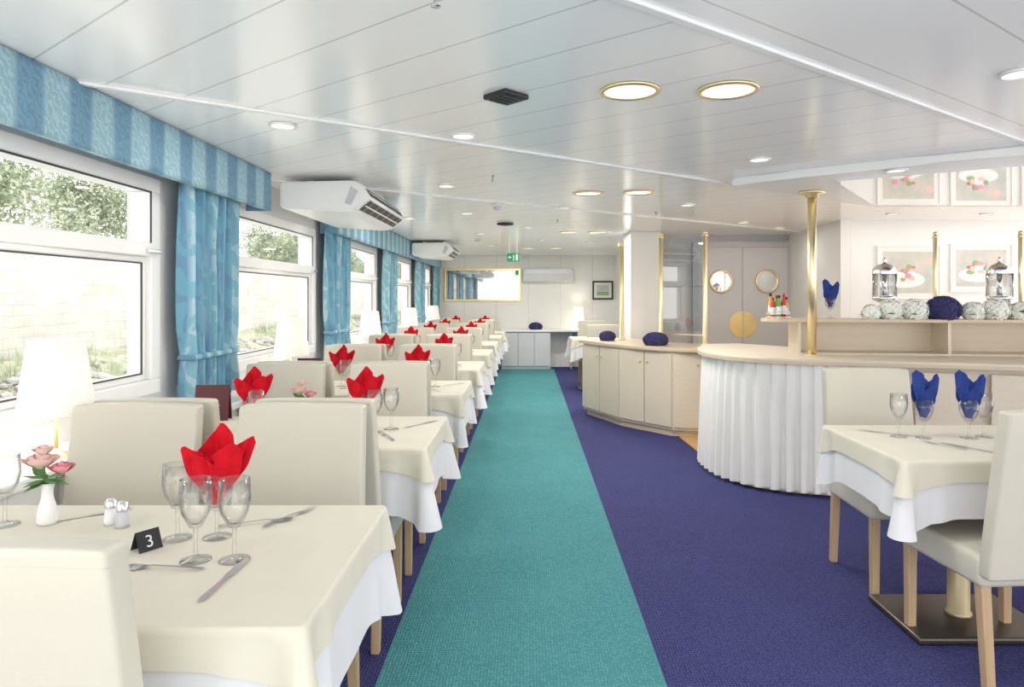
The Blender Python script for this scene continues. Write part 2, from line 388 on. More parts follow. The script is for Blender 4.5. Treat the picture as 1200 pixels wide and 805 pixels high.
def tree(loc,h,seed):
    random.seed(seed)
    t=thing('tree',loc,'leafy green tree growing behind the quay wall','tree','trees behind the quay wall')
    lathe('trunk',[(0,0),(.2,0),(.16,h*.3),(.1,h*.6),(.04,h*.9),(0,h*.92)],M['bark'],10,t)
    v=[];f=[]
    bl=[(random.uniform(-1.3,1.3),random.uniform(-2.1,2.1),random.uniform(h*.2,h),random.uniform(.8,1.3)) for _ in range(24)]
    for bx,by,bz,br in bl:
        for k in range(330):
            d=Vector((random.gauss(0,1),random.gauss(0,1),random.gauss(0,1))).normalized()*br*random.uniform(.4,1.05)
            c=Vector((bx,by,bz))+d
            a=Vector((random.gauss(0,1),random.gauss(0,1),random.gauss(0,1))).normalized()*.11
            b=a.cross(Vector((random.random(),random.random(),random.random()))).normalized()*.06
            n=len(v); v+= [c-a,c+b,c+a,c-b]; f.append((n,n+1,n+2,n+3))
    mesh('foliage',v,f,M['fol'],False,t)
    return t
T=[tree((XW-3.5,14.9,1.6),4.4,1),tree((XW-4.2,21.5,1.6),5.2,2),tree((XW-3.2,8.2,1.6),3.9,3)]
random.seed(5)
yy=28.2
k=0
while yy<150:
    n=dup(T[k%3],(XW-3-random.random()*2,yy,1.6+random.uniform(-.5,.3)),0); yy+=6.6+random.random()*1.5+yy*.03; k+=1
# ---------------------------------------------------------------- curtains, valances
def curtain(yc,w):
    t=thing('curtain',(XL+.11,yc,.80),'blue leaf-patterned curtain gathered with a tie-back beside a window','curtain','blue window curtains')
    ny,nz=110,26; v=[];f=[]
    H=1.3
    for j in range(nz+1):
        z=H*j/nz
        pin=1-.10*math.exp(-((z-.24)/.10)**2)
        for i in range(ny+1):
            u=i/ny-.5
            x=.030*math.sin(u*2*pi*7+.7*math.sin(z*3)+.5*math.sin(u*9))+.010*math.sin(u*2*pi*17+1+z*.9)
            v.append((x*(.6+.4*pin),u*w*pin,z))
    for j in range(nz):
        for i in range(ny):
            a=j*(ny+1)+i; f.append((a,a+1,a+ny+2,a+ny+1))
    mesh('curtain_cloth',v,f,M['curt'],True,t)
    roundbox('tie_back',.095,w*.91,.03,.012,M['curt'],t,(0,0,.24),nm=(2,4,1))
    return t
for yc,w in [(3.74,.60),(6.24,.66),(8.6,.66),(11.0,.66),(12.95,.4)]: curtain(yc,w)
def valance(y0,y1,x=-1.66):
    t=thing('valance',(x,y0,1.905),'blue striped fabric pelmet running above the windows','valance','blue fabric pelmets')
    n=int((y1-y0)/.03); v=[];f=[]
    for i in range(n+1):
        y=(y1-y0)*i/n; wv=.006*math.sin(y*26)
        for (dx,z) in [(-.03,0),(0+wv,0),(0+wv*.8,.03),(wv*.3,.2),(0,.24),(-.03,.244)]: v.append((dx,y,z))
    for i in range(n):
        for j in range(5):
            a=i*6+j; f.append((a,a+6,a+7,a+1))
    mesh('pelmet_front',v,f,M['val'],True,t)
    for q in ((-.012,-.001),(y1-y0+.001,y1-y0+.012)):
        box('pelmet_return',-.16,-.001,q[0],q[1],0,.243,M['val'],t)
valance(1.0,4.40); valance(5.98,13.0)
# ---------------------------------------------------------------- air conditioners
prof=[(-1.64,2.11),(-1.16,2.12),(-1.10,2.09),(-1.045,2.01),(-1.15,1.925),(-1.22,1.91),(-1.64,1.94)]
def acunit(y0,ln,label):
    ac=thing('air_conditioner',(0,y0,0),label,'air conditioner')
    bm=bmesh.new(); vs=[bm.verts.new((x,0,z)) for x,z in prof]; f=bm.faces.new(vs)
    r=bmesh.ops.extrude_face_region(bm,geom=[f])
    for e in r['geom']:
        if isinstance(e,bmesh.types.BMVert): e.co.y=ln
    bmesh.ops.bevel(bm,geom=list(bm.edges),offset=.012,segments=2,affect='EDGES')
    fromBM('housing',bm,M['plastic'],False,ac)
    for (A,B) in ((Vector((-1.10,2.09)),Vector((-1.045,2.01))),(Vector((-1.045,2.01)),Vector((-1.15,1.925)))):
        d=B-A; dn=Vector((-d.y,d.x)).normalized()*.004
        if dn.x<0: dn=-dn
        a=A+d*.15+dn; b=A+d*.85+dn
        mesh('air_outlet',[(a.x,.08,a.y),(a.x,ln-.08,a.y),(b.x,ln-.08,b.y),(b.x,.08,b.y)],[(0,1,2,3)],M['black'],False,ac)
        m_=(a+b)/2+dn; e=d.normalized()*.006
        mesh('outlet_louver',[(m_.x-e.x,.08,m_.y-e.y),(m_.x-e.x,ln-.08,m_.y-e.y),(m_.x+e.x,ln-.08,m_.y+e.y),(m_.x+e.x,.08,m_.y+e.y)],[(0,1,2,3)],M['plastic'],False,ac)
        for k in range(6):
            yk=.08+(ln-.16)*(k+.5)/6; a2_=a+dn*.5; b2_=b+dn*.5
            mesh('outlet_vane',[(a2_.x,yk-.004,a2_.y),(a2_.x,yk+.004,a2_.y),(b2_.x,yk+.004,b2_.y),(b2_.x,yk-.004,b2_.y)],[(0,1,2,3)],M['plastic'],False,ac)
    mesh('side_vent',[(-1.17,-.002,2.08),(-1.12,-.002,2.05),(-1.17,-.002,1.955),(-1.21,-.002,1.97)],[(0,1,2,3)],M['grey'],False,ac)
    for x in (-1.5,-1.2): box('hanger_bracket',x-.02,x+.02,.2,ln-.2,2.11,2.15,M['plastic'],ac)
acunit(4.5,1.30,'white ceiling-mounted air conditioner with slatted outlet above the windows')
acunit(9.6,.9,'small white ceiling-mounted air conditioner above the windows')
a2=thing('air_conditioner',(.38,YF-.002,1.64),'white wall-mounted air conditioner beside a gilt mirror','air conditioner')
roundbox('housing',.97,.2,.26,.04,M['plastic'],a2,(0,-.1,.13),nm=(4,1,2))
for k in range(5): box('air_outlet',-.44,.44,-.204,-.2,.03+.028*k,.04+.028*k,M['grey'],a2)
# ---------------------------------------------------------------- chair
CH=thing('dining_chair',(0,0,0),'cream leather high-back dining chair with pale oak legs','chair','cream dining chairs')
def bdef(p):
    z=p.z; t=max(0,(z-.42)/.58)
    y=p.y-.225-.080*t**1.1 -.008*(1-(p.x/.23)**2)*t
    x=p.x*(1.0-.055*t)
    zz=z-.006*t*abs(p.x/.23)**3
    return Vector((x,y,zz))
roundbox('backrest',.455,.060,.585,.012,M['leather'],CH,(0,0,.6875),nm=(8,1,8),deform=bdef)
roundbox('seam',.4553,.0604,.002,.0009,M['seam'],CH,(0,0,.952),nm=(8,1,1),deform=bdef)
def sdef(p):
    z=p.z
    if z>.44: z+=.012*(1-min(1,abs(p.x)/.23)**2)*(1-min(1,abs(p.y)/.24)**2)
    return Vector((p.x,p.y,z))
roundbox('seat',.46,.46,.11,.022,M['leather'],CH,(0,.015,.410),nm=(8,8,1),deform=sdef)
for sx in (-1,1):
    for sy in (-1,1):
        bm=bmesh.new(); addbox(bm,-.019,.019,-.019,.019,0,.37,bev=.004)
        for v in bm.verts:
            if v.co.z<.1: v.co.x*=.85; v.co.y*=.85
            if sy<0 and v.co.z<.1: v.co.y-=.03
        o=fromBM('leg',bm,M['oak'],False,CH); o.location=(sx*.2,.015+sy*.2,0)
# ---------------------------------------------------------------- table
def cloth(name,hx,hy,zt,hang,extra,off,m,seed,parent,rate=.24):
    rnd=random.Random(seed); ph=[rnd.uniform(0,6) for _ in range(6)]
    pts=[]
    cor=[(hx,hy),(-hx,hy),(-hx,-hy),(hx,-hy)]; s=0
    for c in range(4):
        x,y=cor[c]; a0=c*pi/2
        for k in range(13):
            a=a0+pi/2*k/12
            pts.append((Vector((x,y)),Vector((math.cos(a),math.sin(a))),s+.02*(k/12),(k-6)/12*.03,c))
        x2,y2=cor[(c+1)%4]; a=a0+pi/2; Ls=math.hypot(x2-x,y2-y); n=max(16,int(Ls/.015))
        for k in range(1,n):
            q=k/n; dd=min(q*Ls+.015,(1-q)*Ls+.015)
            pts.append((Vector((x+(x2-x)*q,y+(y2-y)*q)),Vector((math.cos(a),math.sin(a))),s+.02+q*Ls,dd,c if q<.5 else (c+1)%4))
        s+=Ls+.02
    N=len(pts); per=s
    dr=[0,.004,.012,.03]+[.03+(1-.03)*k/9 for k in range(1,10)]
    v=[];f=[]
    for i,(p,n,s,dc,ci) in enumerate(pts):
        H=hang+extra*math.exp(-(dc/.08)**2*.6)+.004*math.sin(s*5+ph[4])
        th=2*pi*s/per
        wv=math.sin(7*th+ph[0]+1.2*math.sin(2*th+ph[1]))*.7+math.sin(13*th+ph[2])*.3
        fl=rate*(.85+.3*math.sin(ci*2.1+ph[3]))
        for q in dr:
            drop=H*q
            o=off+.006*min(1,drop/.01)+drop*(.025+.025*wv*(1-math.exp(-(dc/.08)**2)))+fl*drop*math.exp(-(dc/.03)**2)-.16*drop*math.exp(-((abs(dc)-.075)/.03)**2)+.06*drop*math.exp(-((abs(dc)-.14)/.03)**2)
            zz=zt-max(0,drop-.004)
            P=p+n*max(o,off)
            v.append((P.x,P.y,zz))
    R=len(dr)
    for i in range(N):
        k=(i+1)%N
        for j in range(R-1): f.append((i*R+j,i*R+j+1,k*R+j+1,k*R+j))
    f.append(tuple(i*R for i in range(N)))
    o=mesh(name,v,f,m,True,parent)
    o.data.polygons[len(f)-1].use_smooth=False
    return o
def table(x,y,hx,hy,seed,label,hang=.25,ex=.06):
    t=thing('dining_table',(x,y,0),label,'table','dining tables')
    cloth('white_tablecloth',hx,hy,.748,hang,ex,.004,M['cloth'],seed,t)
    cloth('cream_table_topper',hx+.004,hy+.004,.752,.085,.045,.010,M['cream'],seed,t,rate=.28)
    box('table_top',-hx+.004,hx-.004,-hy+.004,hy-.004,.72,.745,M['beech'],t)
    lathe('pedestal',[(0,.03),(.05,.03),(.05,.045),(.042,.05),(.042,.70),(.07,.70),(.07,.72),(0,.72)],M['brassd'],20,t)
    roundbox('base_plate',.56 if hx<.5 else .7,.40,.03,.012,M['dark'],t,(0,0,.0155),nm=(2,2,1))
    return t
TY=[1.60+1.46*k for k in range(8)]
for k,y in enumerate(TY):
    table(-1.0,y,.575,.345,k+3,'rectangular window table with white cloth and cream topper')
table(1.79,2.84,.40,.33,21,'small square table with white cloth and cream topper by the buffet',.215,.06)
table(1.02,10.0,.38,.36,22,'small square table with white cloth near the cabinets')
pos=[]
for k,y in enumerate(TY):
    for x in (-1.355,-.79):
        if k==0:
            if x>-1: pos.append((-.825,1.345,-.04))
        else: pos.append((x,1.345+1.46*k,0))
        pos.append((x,2.075+1.46*k,pi))
pos+=[(1.745,2.55,.06),(1.76,3.27,pi),(1.0,9.55,0),(1.02,10.55,pi)]
random.seed(3)
for i,(x,y,r) in enumerate(pos):
    jx=random.uniform(-.012,.012); jr=random.uniform(-.02,.02)
    lab=None
    if x>1.5: lab='cream leather high-back dining chair at the small square table'
    if i==0: CH.location=(x,y,0); CH.rotation_euler=(0,0,r)
    else: dup(CH,(x+jx,y,0),r+jr,lab)
# ---------------------------------------------------------------- tableware
def glassware(h,rb,name,label,group):
    g=thing(name,(0,0,-5),label,'glass',group)
    s=h*.42
    pr=[(0,0),(.034,0),(.034,.002),(.012,.006),(.0045,.014),(.004,s*.6),(.0055,s*.95),(.014,s),(rb*.82,s+(h-s)*.28),(rb,s+(h-s)*.55),(rb*.93,h),(rb*.93-.0015,h),(rb-.0022,s+(h-s)*.55),(rb*.82-.002,s+(h-s)*.29),(.012,s+.006),(0,s+.004)]
    lathe('goblet',pr,M['glass'],24,g)
    return g
WG=glassware(.185,.036,'wine_glass','clear stemmed wine glass on a cream tablecloth','stemmed glasses')
NG=glassware(.165,.038,'water_goblet','stemmed goblet holding a folded napkin','napkin goblets')
def napkin(mt,label,pet,seed):
    t=thing('folded_napkin',(0,0,-5),label,'napkin','folded napkins')
    rnd=random.Random(seed); v=[];f=[]
    for (phi,Ln,lean,W,sg,sk) in pet:
        phi=math.radians(phi); a=Vector((math.sin(phi),lean,math.cos(phi))); b=Vector((math.cos(phi),0,-math.sin(phi)))
        nu,nv=10,12; base=len(v); p1,p2=rnd.uniform(0,6),rnd.uniform(0,6)
        for j in range(nv+1):
            q=j/nv
            ww=W*(.20+.80*min(1,q/.62)**1.2)
            for i in range(nu+1):
                u=i/nu*2-1
                top=1-.34*max(0,abs(u-sk)/(1+abs(sk)))**1.1
                qq=q*top
                y=sg*(.010+.75*ww*(1-abs(u))**.9*(.35+.3*q))+.005*(q**2)*math.sin(u*5+p1)+.004*q*math.sin(u*9+p2)
                v.append(a*Ln*qq+b*u*ww*(1-.10*q**4)+Vector((0,y,0)))
        for j in range(nv):
            for i in range(nu):
                k=base+j*(nu+1)+i; f.append((k,k+1,k+nu+2,k+nu+1))
    o=mesh('napkin_cloth',v,f,mt,False,t)
    md=o.modifiers.new('s','SOLIDIFY'); md.thickness=.0018
    return t
RN=napkin(M['red'],'red napkin folded into a pointed fan in a goblet',[(-18,.165,-.08,.040,-1,-.5),(12,.165,-.12,.046,-1,.4),(-3,.198,.02,.046,1,.3),(20,.175,.10,.034,1,.6),(-10,.14,-.22,.034,-1,-.3)],1)
BN=napkin(M['navy'],'blue napkin folded into two upright points in a goblet',[(-8,.212,-.03,.040,-1,-.6),(9,.196,.02,.040,-1,.5),(0,.185,.08,.042,1,-.1),(2,.15,-.14,.036,-1,.1)],2)
ZT=.7525
def strip(name,prof,extra,label,grp,cat):
    t=thing(name,(0,0,-5),label,cat,grp)
    bm=bmesh.new(); L=[];R=[]
    for y,w,z in prof:
        L.append((-w,y,z));R.append((w,y,z))
    A=[bm.verts.new(p) for p in L];B=[bm.verts.new(p) for p in R]
    for i in range(len(A)-1): bm.faces.new((A[i],B[i],B[i+1],A[i+1]))
    for e in extra:
        q=[bm.verts.new(p) for p in e]; bm.faces.new(q)
    r=bmesh.ops.solidify(bm,geom=list(bm.faces),thickness=.0022)
    fromBM(name+'_body',bm,M['steel'],False,t); return t
KN=strip('table_knife',[(-.11,.006,.004),(-.08,.0075,.004),(-.02,.005,.004),(0,.005,.004),(.01,.0085,.004),(.07,.0085,.004),(.10,.006,.004),(.11,.001,.004)],[], 'stainless steel table knife lying on the cloth','cutlery','knife')
FK=strip('table_fork',[(-.09,.007,.004),(-.06,.005,.006),(.02,.003,.008),(.04,.009,.005),(.055,.011,.003)],[[(x-.0016,.055,.003),(x+.0016,.055,.003),(x+.0010,.095,.007),(x-.0010,.095,.007)] for x in (-.009,-.003,.003,.009)],'stainless steel table fork lying on the cloth','cutlery','fork')
SP=strip('table_spoon',[(-.09,.006,.004),(-.06,.0042,.006),(.03,.003,.008),(.042,.008,.005),(.055,.015,.003),(.072,.017,.003),(.088,.012,.004),(.095,.004,.006)],[],'stainless steel spoon lying on the cloth','cutlery','spoon')
used=set()
def put(T,loc,rz=0,label=None):
    if T.name not in used:
        used.add(T.name); T.location=loc; T.rotation_euler=(0,0,rz)
        if label: T['label']=label
        return T
    return dup(T,loc,rz,label)
def setting(x,y,N,rz=0):
    put(NG,(x,y,ZT),rz); put(N,(x,y,ZT+.085),rz)
# nearest window table
setting(-.775,1.70,RN,.1)
put(WG,(-.755,1.55,ZT)); put(WG,(-.668,1.552,ZT)); put(WG,(-.868,1.69,ZT)); put(WG,(-1.372,1.79,ZT))
put(KN,(-.64,1.445,ZT),-.02); put(FK,(-.645,1.845,ZT),-.45); put(SP,(-.80,1.500,ZT),1.5); put(KN,(-1.2,1.86,ZT),-.9); put(SP,(-.72,1.80,ZT),-1.2)
for k in range(1,8):
    y=TY[k]
    setting(-1.27+.02*math.sin(k),y+.05,RN,.3*math.sin(k*2)); setting(-.745,y+.05,RN,.4*math.sin(k*3))
    put(WG,(-.68,y-.04,ZT)); put(WG,(-.62,y+.03,ZT))
    if k<5:
        put(WG,(-1.2,y-.05,ZT)); put(FK,(-.60,y-.15,ZT),.5); put(KN,(-.5,y+.15,ZT),-.6)
setting(1.68,2.90,BN,.1); setting(1.865,2.89,BN,-.1)
put(WG,(1.585,2.92,ZT)); put(WG,(1.95,2.92,ZT))
put(FK,(1.67,2.74,ZT),.45); put(KN,(1.56,3.0,ZT),.9); put(KN,(1.74,2.70,ZT),.5); put(FK,(2.0,2.68,ZT),.3)
# salt/pepper
for i,(x,y) in enumerate([(-1.10,1.80),(-1.055,1.775)]):
    t=thing('salt_shaker' if i==0 else 'pepper_shaker',(x,y,ZT),'small glass shaker with chrome cap on the table','shaker')
    lathe('shaker_body',[(0,0),(.017,0),(.018,.01),(.014,.045),(0,.046)],M['porc'] if i==0 else M['grey'],8,t)
    lathe('shaker_cap',[(.0155,.044),(.0155,.058),(.009,.066),(0,.067)],M['chrome'],12,t)
# number tent card
tc=thing('table_number_card',(-.905,1.62,ZT),'black folded table card with the white number 3','sign',rz=1.0)
mesh('card',[(-.028,-.020,0),(.028,-.020,0),(.028,0,.045),(-.028,0,.045),(-.028,.020,0),(.028,.020,0)],[(0,1,2,3),(3,2,5,4)],M['black'],False,tc)
cu=bpy.data.curves.new('n','FONT'); cu.body='3'; cu.size=.040; cu.align_x='CENTER'; cu.extrude=.0003
to=link(bpy.data.objects.new('tmp',cu)); bpy.context.view_layer.update()
me=bpy.data.meshes.new_from_object(to.evaluated_get(bpy.context.evaluated_depsgraph_get())); bpy.data.objects.remove(to)
me.materials.clear(); me.materials.append(M['paper'])
nb=link(bpy.data.objects.new('number_print',me)); nb.parent=tc; nb.location=(0,-.0172,.009); nb.rotation_euler=(math.radians(66),0,0)
# rose vase
def petals(name,mt,parent,loc,R,n=14,seed=1):
    v=[];f=[]
    for k in range(n):
        a=k*2.4; q0=k/(n-1); rb=R*(.18+.82*q0); hgt=R*(1.25-.35*q0)
        b=len(v)
        for j in range(6):
            q=j/5
            for i in range(6):
                u=(i/5-.5)*2
                th=u*(.95-.25*q*q0)
                rad=rb*math.sin(pi*.5*min(1,.15+q*1.1))*(1+.22*q0*q**3)
                z=hgt*(q*1.15-.18*q*q)-R*.1*q0*q**4-.16*R*u*u*q
                v.append((rad*math.cos(a+th),rad*math.sin(a+th),z))
        for j in range(5):
            for i in range(5): c=b+j*6+i; f.append((c,c+1,c+7,c+6))
    o=mesh(name,v,f,mt,True,parent); o.location=loc
    return o
def vase(loc,label):
    t=thing('flower_vase',loc,label,'vase','rose vases')
    lathe('vase',[(0,0),(.022,0),(.026,.01),(.024,.035),(.014,.07),(.013,.09),(.018,.108),(.0165,.108),(.011,.09),(0,.06)],M['porc'],24,t)
    for i,(dx,dy,dz,mm,R) in enumerate([(-.016,0,.150,M['palepink'],.038),(.032,.01,.135,M['pink'],.028),(-.002,-.012,.190,M['palepink'],.022)]):
        tube('stem',[(0,0,.08),(dx*.6,dy*.6,.12),(dx,dy,dz)],.002,M['leafm'],t,6)
        petals('rose_bloom',mm,t,(dx,dy,dz-.005),R,13,i)
    v=[];f=[]
    for k in range(16):
        a=k*.7; d=Vector((math.cos(a),math.sin(a),.1+.5*math.sin(k*2))); sd=Vector((-math.sin(a),math.cos(a),0))*.016
        p=Vector((0,0,.118)); b=len(v); v+=[p,p+d*.03+sd,p+d*.058,p+d*.03-sd]; f.append((b,b+1,b+2,b+3))
    mesh('leaves',v,f,M['leafm'],False,t)
    return t
V=vase((-1.268,1.80,ZT),'white porcelain bud vase with pink roses')
dup(V,(-1.05,TY[1]+.12,ZT))
# menu folders
for k in (1,2):
    t=thing('menu_folder',(-1.53,TY[k]+.23,ZT),'dark burgundy menu folder standing on the table','menu','menu folders',rz=.1)
    mesh('cover',[(-.08,0,0),(.08,0,0),(.08,.03,.17),(-.08,.03,.17),(.08,.06,0),(-.08,.06,0)],[(0,1,2,3),(3,2,4,5)],M['burg'],False,t)
# table lamps on the ledge
def lamp(loc,lit=False):
    t=thing('table_lamp',loc,'brass table lamp with a pleated cream shade','lamp','pleated shade lamps')
    lathe('base',[(0,0),(.055,0),(.055,.008),(.02,.018),(.008,.03),(0,.03)],M['brass'],24,t)
    lathe('stem',[(0,.02),(.007,.02),(.007,.19),(.012,.2),(.006,.21),(0,.21)],M['brass'],12,t)
    lathe('lamp_shade',[(.12,.155),(.121,.16),(.088,.42),(.086,.42),(.118,.16)],M['shadeon'] if lit else M['shade'],176,t,wav=.008,wn=44)
    l=bpy.data.lights.new('bulb','POINT'); l.energy=3; l.shadow_soft_size=.04; l.color=(1,.93,.82)
    o=link(bpy.data.objects.new('bulb',l)); o.parent=t; o.location=(0,0,.30)
    return t
LP=lamp((-1.70,2.46,.776))
for y in (4.9,7.35,9.8,12.2): dup(LP,(-1.70,y,.776))
# ---------------------------------------------------------------- serving counter (curved)
fp=catmull([(1.64,6.1),(1.45,5.6),(1.43,5.2),(1.55,4.88),(1.79,4.70),(2.14,4.58)],10)
fp2=catmull([(2.14,4.58),(2.6,4.44),(3.1,4.26),(3.8,3.98),(4.6,3.7)],6)
SC=thing('serving_counter',(0,0,0),'curved beech serving counter with a pleated ivory skirt','counter')
full=fp+fp2[1:]
def outn(P,i):
    t=(P[min(i+1,len(P)-1)]-P[max(i-1,0)]).normalized(); return Vector((t.y,-t.x))
top=[p+outn(full,i)*.06 for i,p in enumerate(full)]
back=[(4.7,5.2),(3.0,5.55),(2.2,5.8),(1.9,6.2)]
prism('counter_top',[tuple(p) for p in top]+back,.895,.93,M['beech'],SC,bev=.006)
edge=[p+outn(full,i)*.062 for i,p in enumerate(full)]
v=[];f=[]
for p in edge: v+=[(p.x,p.y,.893),(p.x,p.y,.915)]
for i in range(len(edge)-1): f.append((2*i,2*i+2,2*i+3,2*i+1))
mesh('edge_band',v,f,M['beechd'],True,SC)
body=[p-outn(full,i)*.03 for i,p in enumerate(full)]
prism('cabinet_body',[tuple(p) for p in body]+[(4.65,4.9),(3.0,5.3),(2.3,5.5),(1.95,6.0)],.0,.895,M['beech'],SC)
# pleated skirt
dense=catmull([tuple(p) for p in fp],16); acc=[0]
for i in range(1,len(dense)): acc.append(acc[-1]+(dense[i]-dense[i-1]).length)
v=[];f=[];nz=12
for i,p in enumerate(dense):
    n=outn(dense,i); s=acc[i]
    u=(s/.092+.10*math.sin(s*11))%1.0
    w=max(-1,min(1,1.5*math.sin(2*pi*u)+.3*math.sin(4*pi*u)))
    for j in range(nz+1):
        q=j/nz; z=.893-.868*q
        P=p+n*(.018+.018*q+(.008+.019*q)*w*(.9+.15*math.sin(s*13)))
        v.append((P.x,P.y,z))
for i in range(len(dense)-1):
    for j in range(nz): a=i*(nz+1)+j; f.append((a,a+1,a+nz+2,a+nz+1))
mesh('pleated_skirt',v,f,M['skirt'],True,SC)
for i in range(0,len(fp2)-4,5):
    segbox('cabinet_door',fp2[i],fp2[i+4],.08,.86,.018,M['beech'],SC,inset=.015)
# raised gantry shelf
ga=-.125
GS=thing('raised_shelf',(1.74,5.02,.93),'low beech shelf unit with open niches on top of the counter','shelf',rz=ga)
prism('shelf_board',[(0,.14),(.03,.04),(.10,0),(2.75,0),(2.75,.32),(.10,.32),(.03,.26)],.235,.26,M['beechd'],GS,bev=.004)
box('back_panel',.24,2.73,.29,.31,0,.235,M['beech'],GS)
for x in (.24,1.27,2.2): box('divider',x,x+.02,.02,.29,.012,.235,M['beech'],GS)
box('bottom_board',.24,2.73,.02,.29,0,.012,M['beech'],GS)
def onshelf(x,dy=.14):
    lx=(x-1.74)/math.cos(ga)+dy*math.tan(ga)
    return (1.74+lx*math.cos(ga)-dy*math.sin(ga),5.02+lx*math.sin(ga)+dy*math.cos(ga),1.191)
# brass poles
bp=thing('brass_pole',(2.02,4.86,.931),'thick satin brass support pole from the counter to the ceiling','pole')
lathe('pole',[(0,0),(.031,0),(.031,1.168),(0,1.168)],M['brass'],24,bp)
lathe('ceiling_flange',[(.031,1.125),(.046,1.125),(.046,1.150),(.088,1.152),(.088,1.168),(0,1.168)],M['brass'],32,bp)
lathe('foot_flange',[(.031,0),(.05,0),(.05,.008),(.031,.010)],M['brass'],24,bp)
def sneeze_pole(loc,h,r=.017):
    t=thing('brass_post',loc,'slim brass post with a ball finial','post','brass posts')
    lathe('post',[(0,0),(r*1.6,0),(r*1.6,.01),(r,.018),(r,h-.05),(r*1.35,h-.045),(r*1.35,h-.03),(r*.7,h-.025),(0,h-.025)],M['brass'],16,t)
    lathe('finial',[(0,h-.028),(r*.7,h-.024),(r*1.2,h-.012),(r*.8,h),(0,h+.004)],M['brass'],16,t)
    return t
for x in (3.02,3.60): sneeze_pole(onshelf(x,.2),.64)
# drink dispensers
def dispenser(loc):
    t=thing('drink_dispenser',loc,'glass drink dispenser jar with chrome lid, stand and tap','dispenser','glass dispensers')
    lathe('stand',[(0,0),(.075,0),(.075,.012),(.03,.02),(.02,.05),(.02,.11),(.06,.13),(.082,.14),(.082,.165),(0,.165)],M['chrome'],24,t)
    lathe('jar',[(0,.166),(.078,.166),(.08,.17),(.08,.33),(.077,.33),(.077,.17),(0,.168)],M['glass'],32,t)
    lathe('ice_tube',[(0,.17),(.018,.17),(.018,.33),(0,.33)],M['chrome'],16,t)
    lathe('lid',[(.083,.33),(.083,.352),(.075,.377),(.045,.400),(.015,.410),(.01,.425),(.018,.435),(.01,.45),(0,.452)],M['chrome'],32,t)
    for k in range(4):
        a=pi/4+k*pi/2; tube('side_bar',[(.083*math.cos(a),.083*math.sin(a),.16),(.083*math.cos(a),.083*math.sin(a),.335)],.004,M['chrome'],t,8)
    tp=tube('tap',[(0,-.06,.13),(0,-.10,.13),(0,-.11,.12),(0,-.11,.09)],.009,M['chrome'],t)
    return t
D1=dispenser(onshelf(2.66,.19)); dup(D1,onshelf(3.45,.19)); dup(D1,onshelf(4.05,.19))
# flower balls
def flowerball(name,loc,R,mt,label,cat,n=260,ps=.022,flat=.75,leaves=False,seed=1,group=None,core=None):
    t=thing(name,loc,label,cat,group); rnd=random.Random(seed); v=[];f=[]
    for k in range(n):
        z=1-1.75*(k+.5)/n; a=k*2.39996; r=math.sqrt(max(0,1-z*z))
        d=Vector((r*math.cos(a),r*math.sin(a),z)); jit=1+rnd.uniform(-.05,.05)*(1.5 if leaves else 1)
        c=Vector((d.x*R*jit,d.y*R*jit,(d.z*R*jit+R*.72)*flat))
        c.z=max(c.z,.004)
        s1=d.orthogonal().normalized(); s2=d.cross(s1)
        up=.15 if leaves else .5
        for q in range(4):
            t0=q*pi/2+k; e=s1*math.cos(t0)+s2*math.sin(t0); e2=s1*math.cos(t0+.8)+s2*math.sin(t0+.8)
            e0=s1*math.cos(t0-.8)+s2*math.sin(t0-.8)
            b=len(v); v+=[c,c+e0*ps*.65+d*ps*up*.5,c+e*ps+d*ps*up,c+e2*ps*.65+d*ps*up*.5]; f.append((b,b+1,b+2,b+3))
    mesh('flower_head',v,f,mt,False,t)
    bm=bmesh.new(); bmesh.ops.create_uvsphere(bm,u_segments=16,v_segments=10,radius=R*.88)
    for w in bm.verts: w.co.z=max(0.002,(w.co.z+R*.72)*flat)
    fromBM('flower_core',bm,core or mt,True,t)
    if leaves:
        v=[];f=[]
        for k in range(6):
            a=k*1.1+seed; d=Vector((math.cos(a),math.sin(a),.05+.45*rnd.random())); sd=Vector((-math.sin(a),math.cos(a),0))*.026
            p=d*R*.8+Vector((0,0,.012)); b=len(v); v+=[p,p+d*.03+sd,p+d*.07+Vector((0,0,-.005)),p+d*.03-sd]; f.append((b,b+1,b+2,b+3))
        mesh('leaves',v,f,M['leafm'],False,t)
    return t
for i,(x,dy,R) in enumerate([(2.50,.05,.062),(2.64,.07,.085),(2.80,.06,.088),(3.20,.07,.075),(3.34,.06,.09),(3.51,.06,.075)]):
    flowerball('hydrangea',onshelf(x,dy),R,M['hyd'],'white and green artificial hydrangea bloom on the shelf','flower',130,.019,.95,True,i,'hydrangea blooms',M['hydc'])
flowerball('pompom_flower',onshelf(3.0,.075),.108,M['navyf'],'round dark navy pompom flower on the shelf','flower',420,.018,.85)
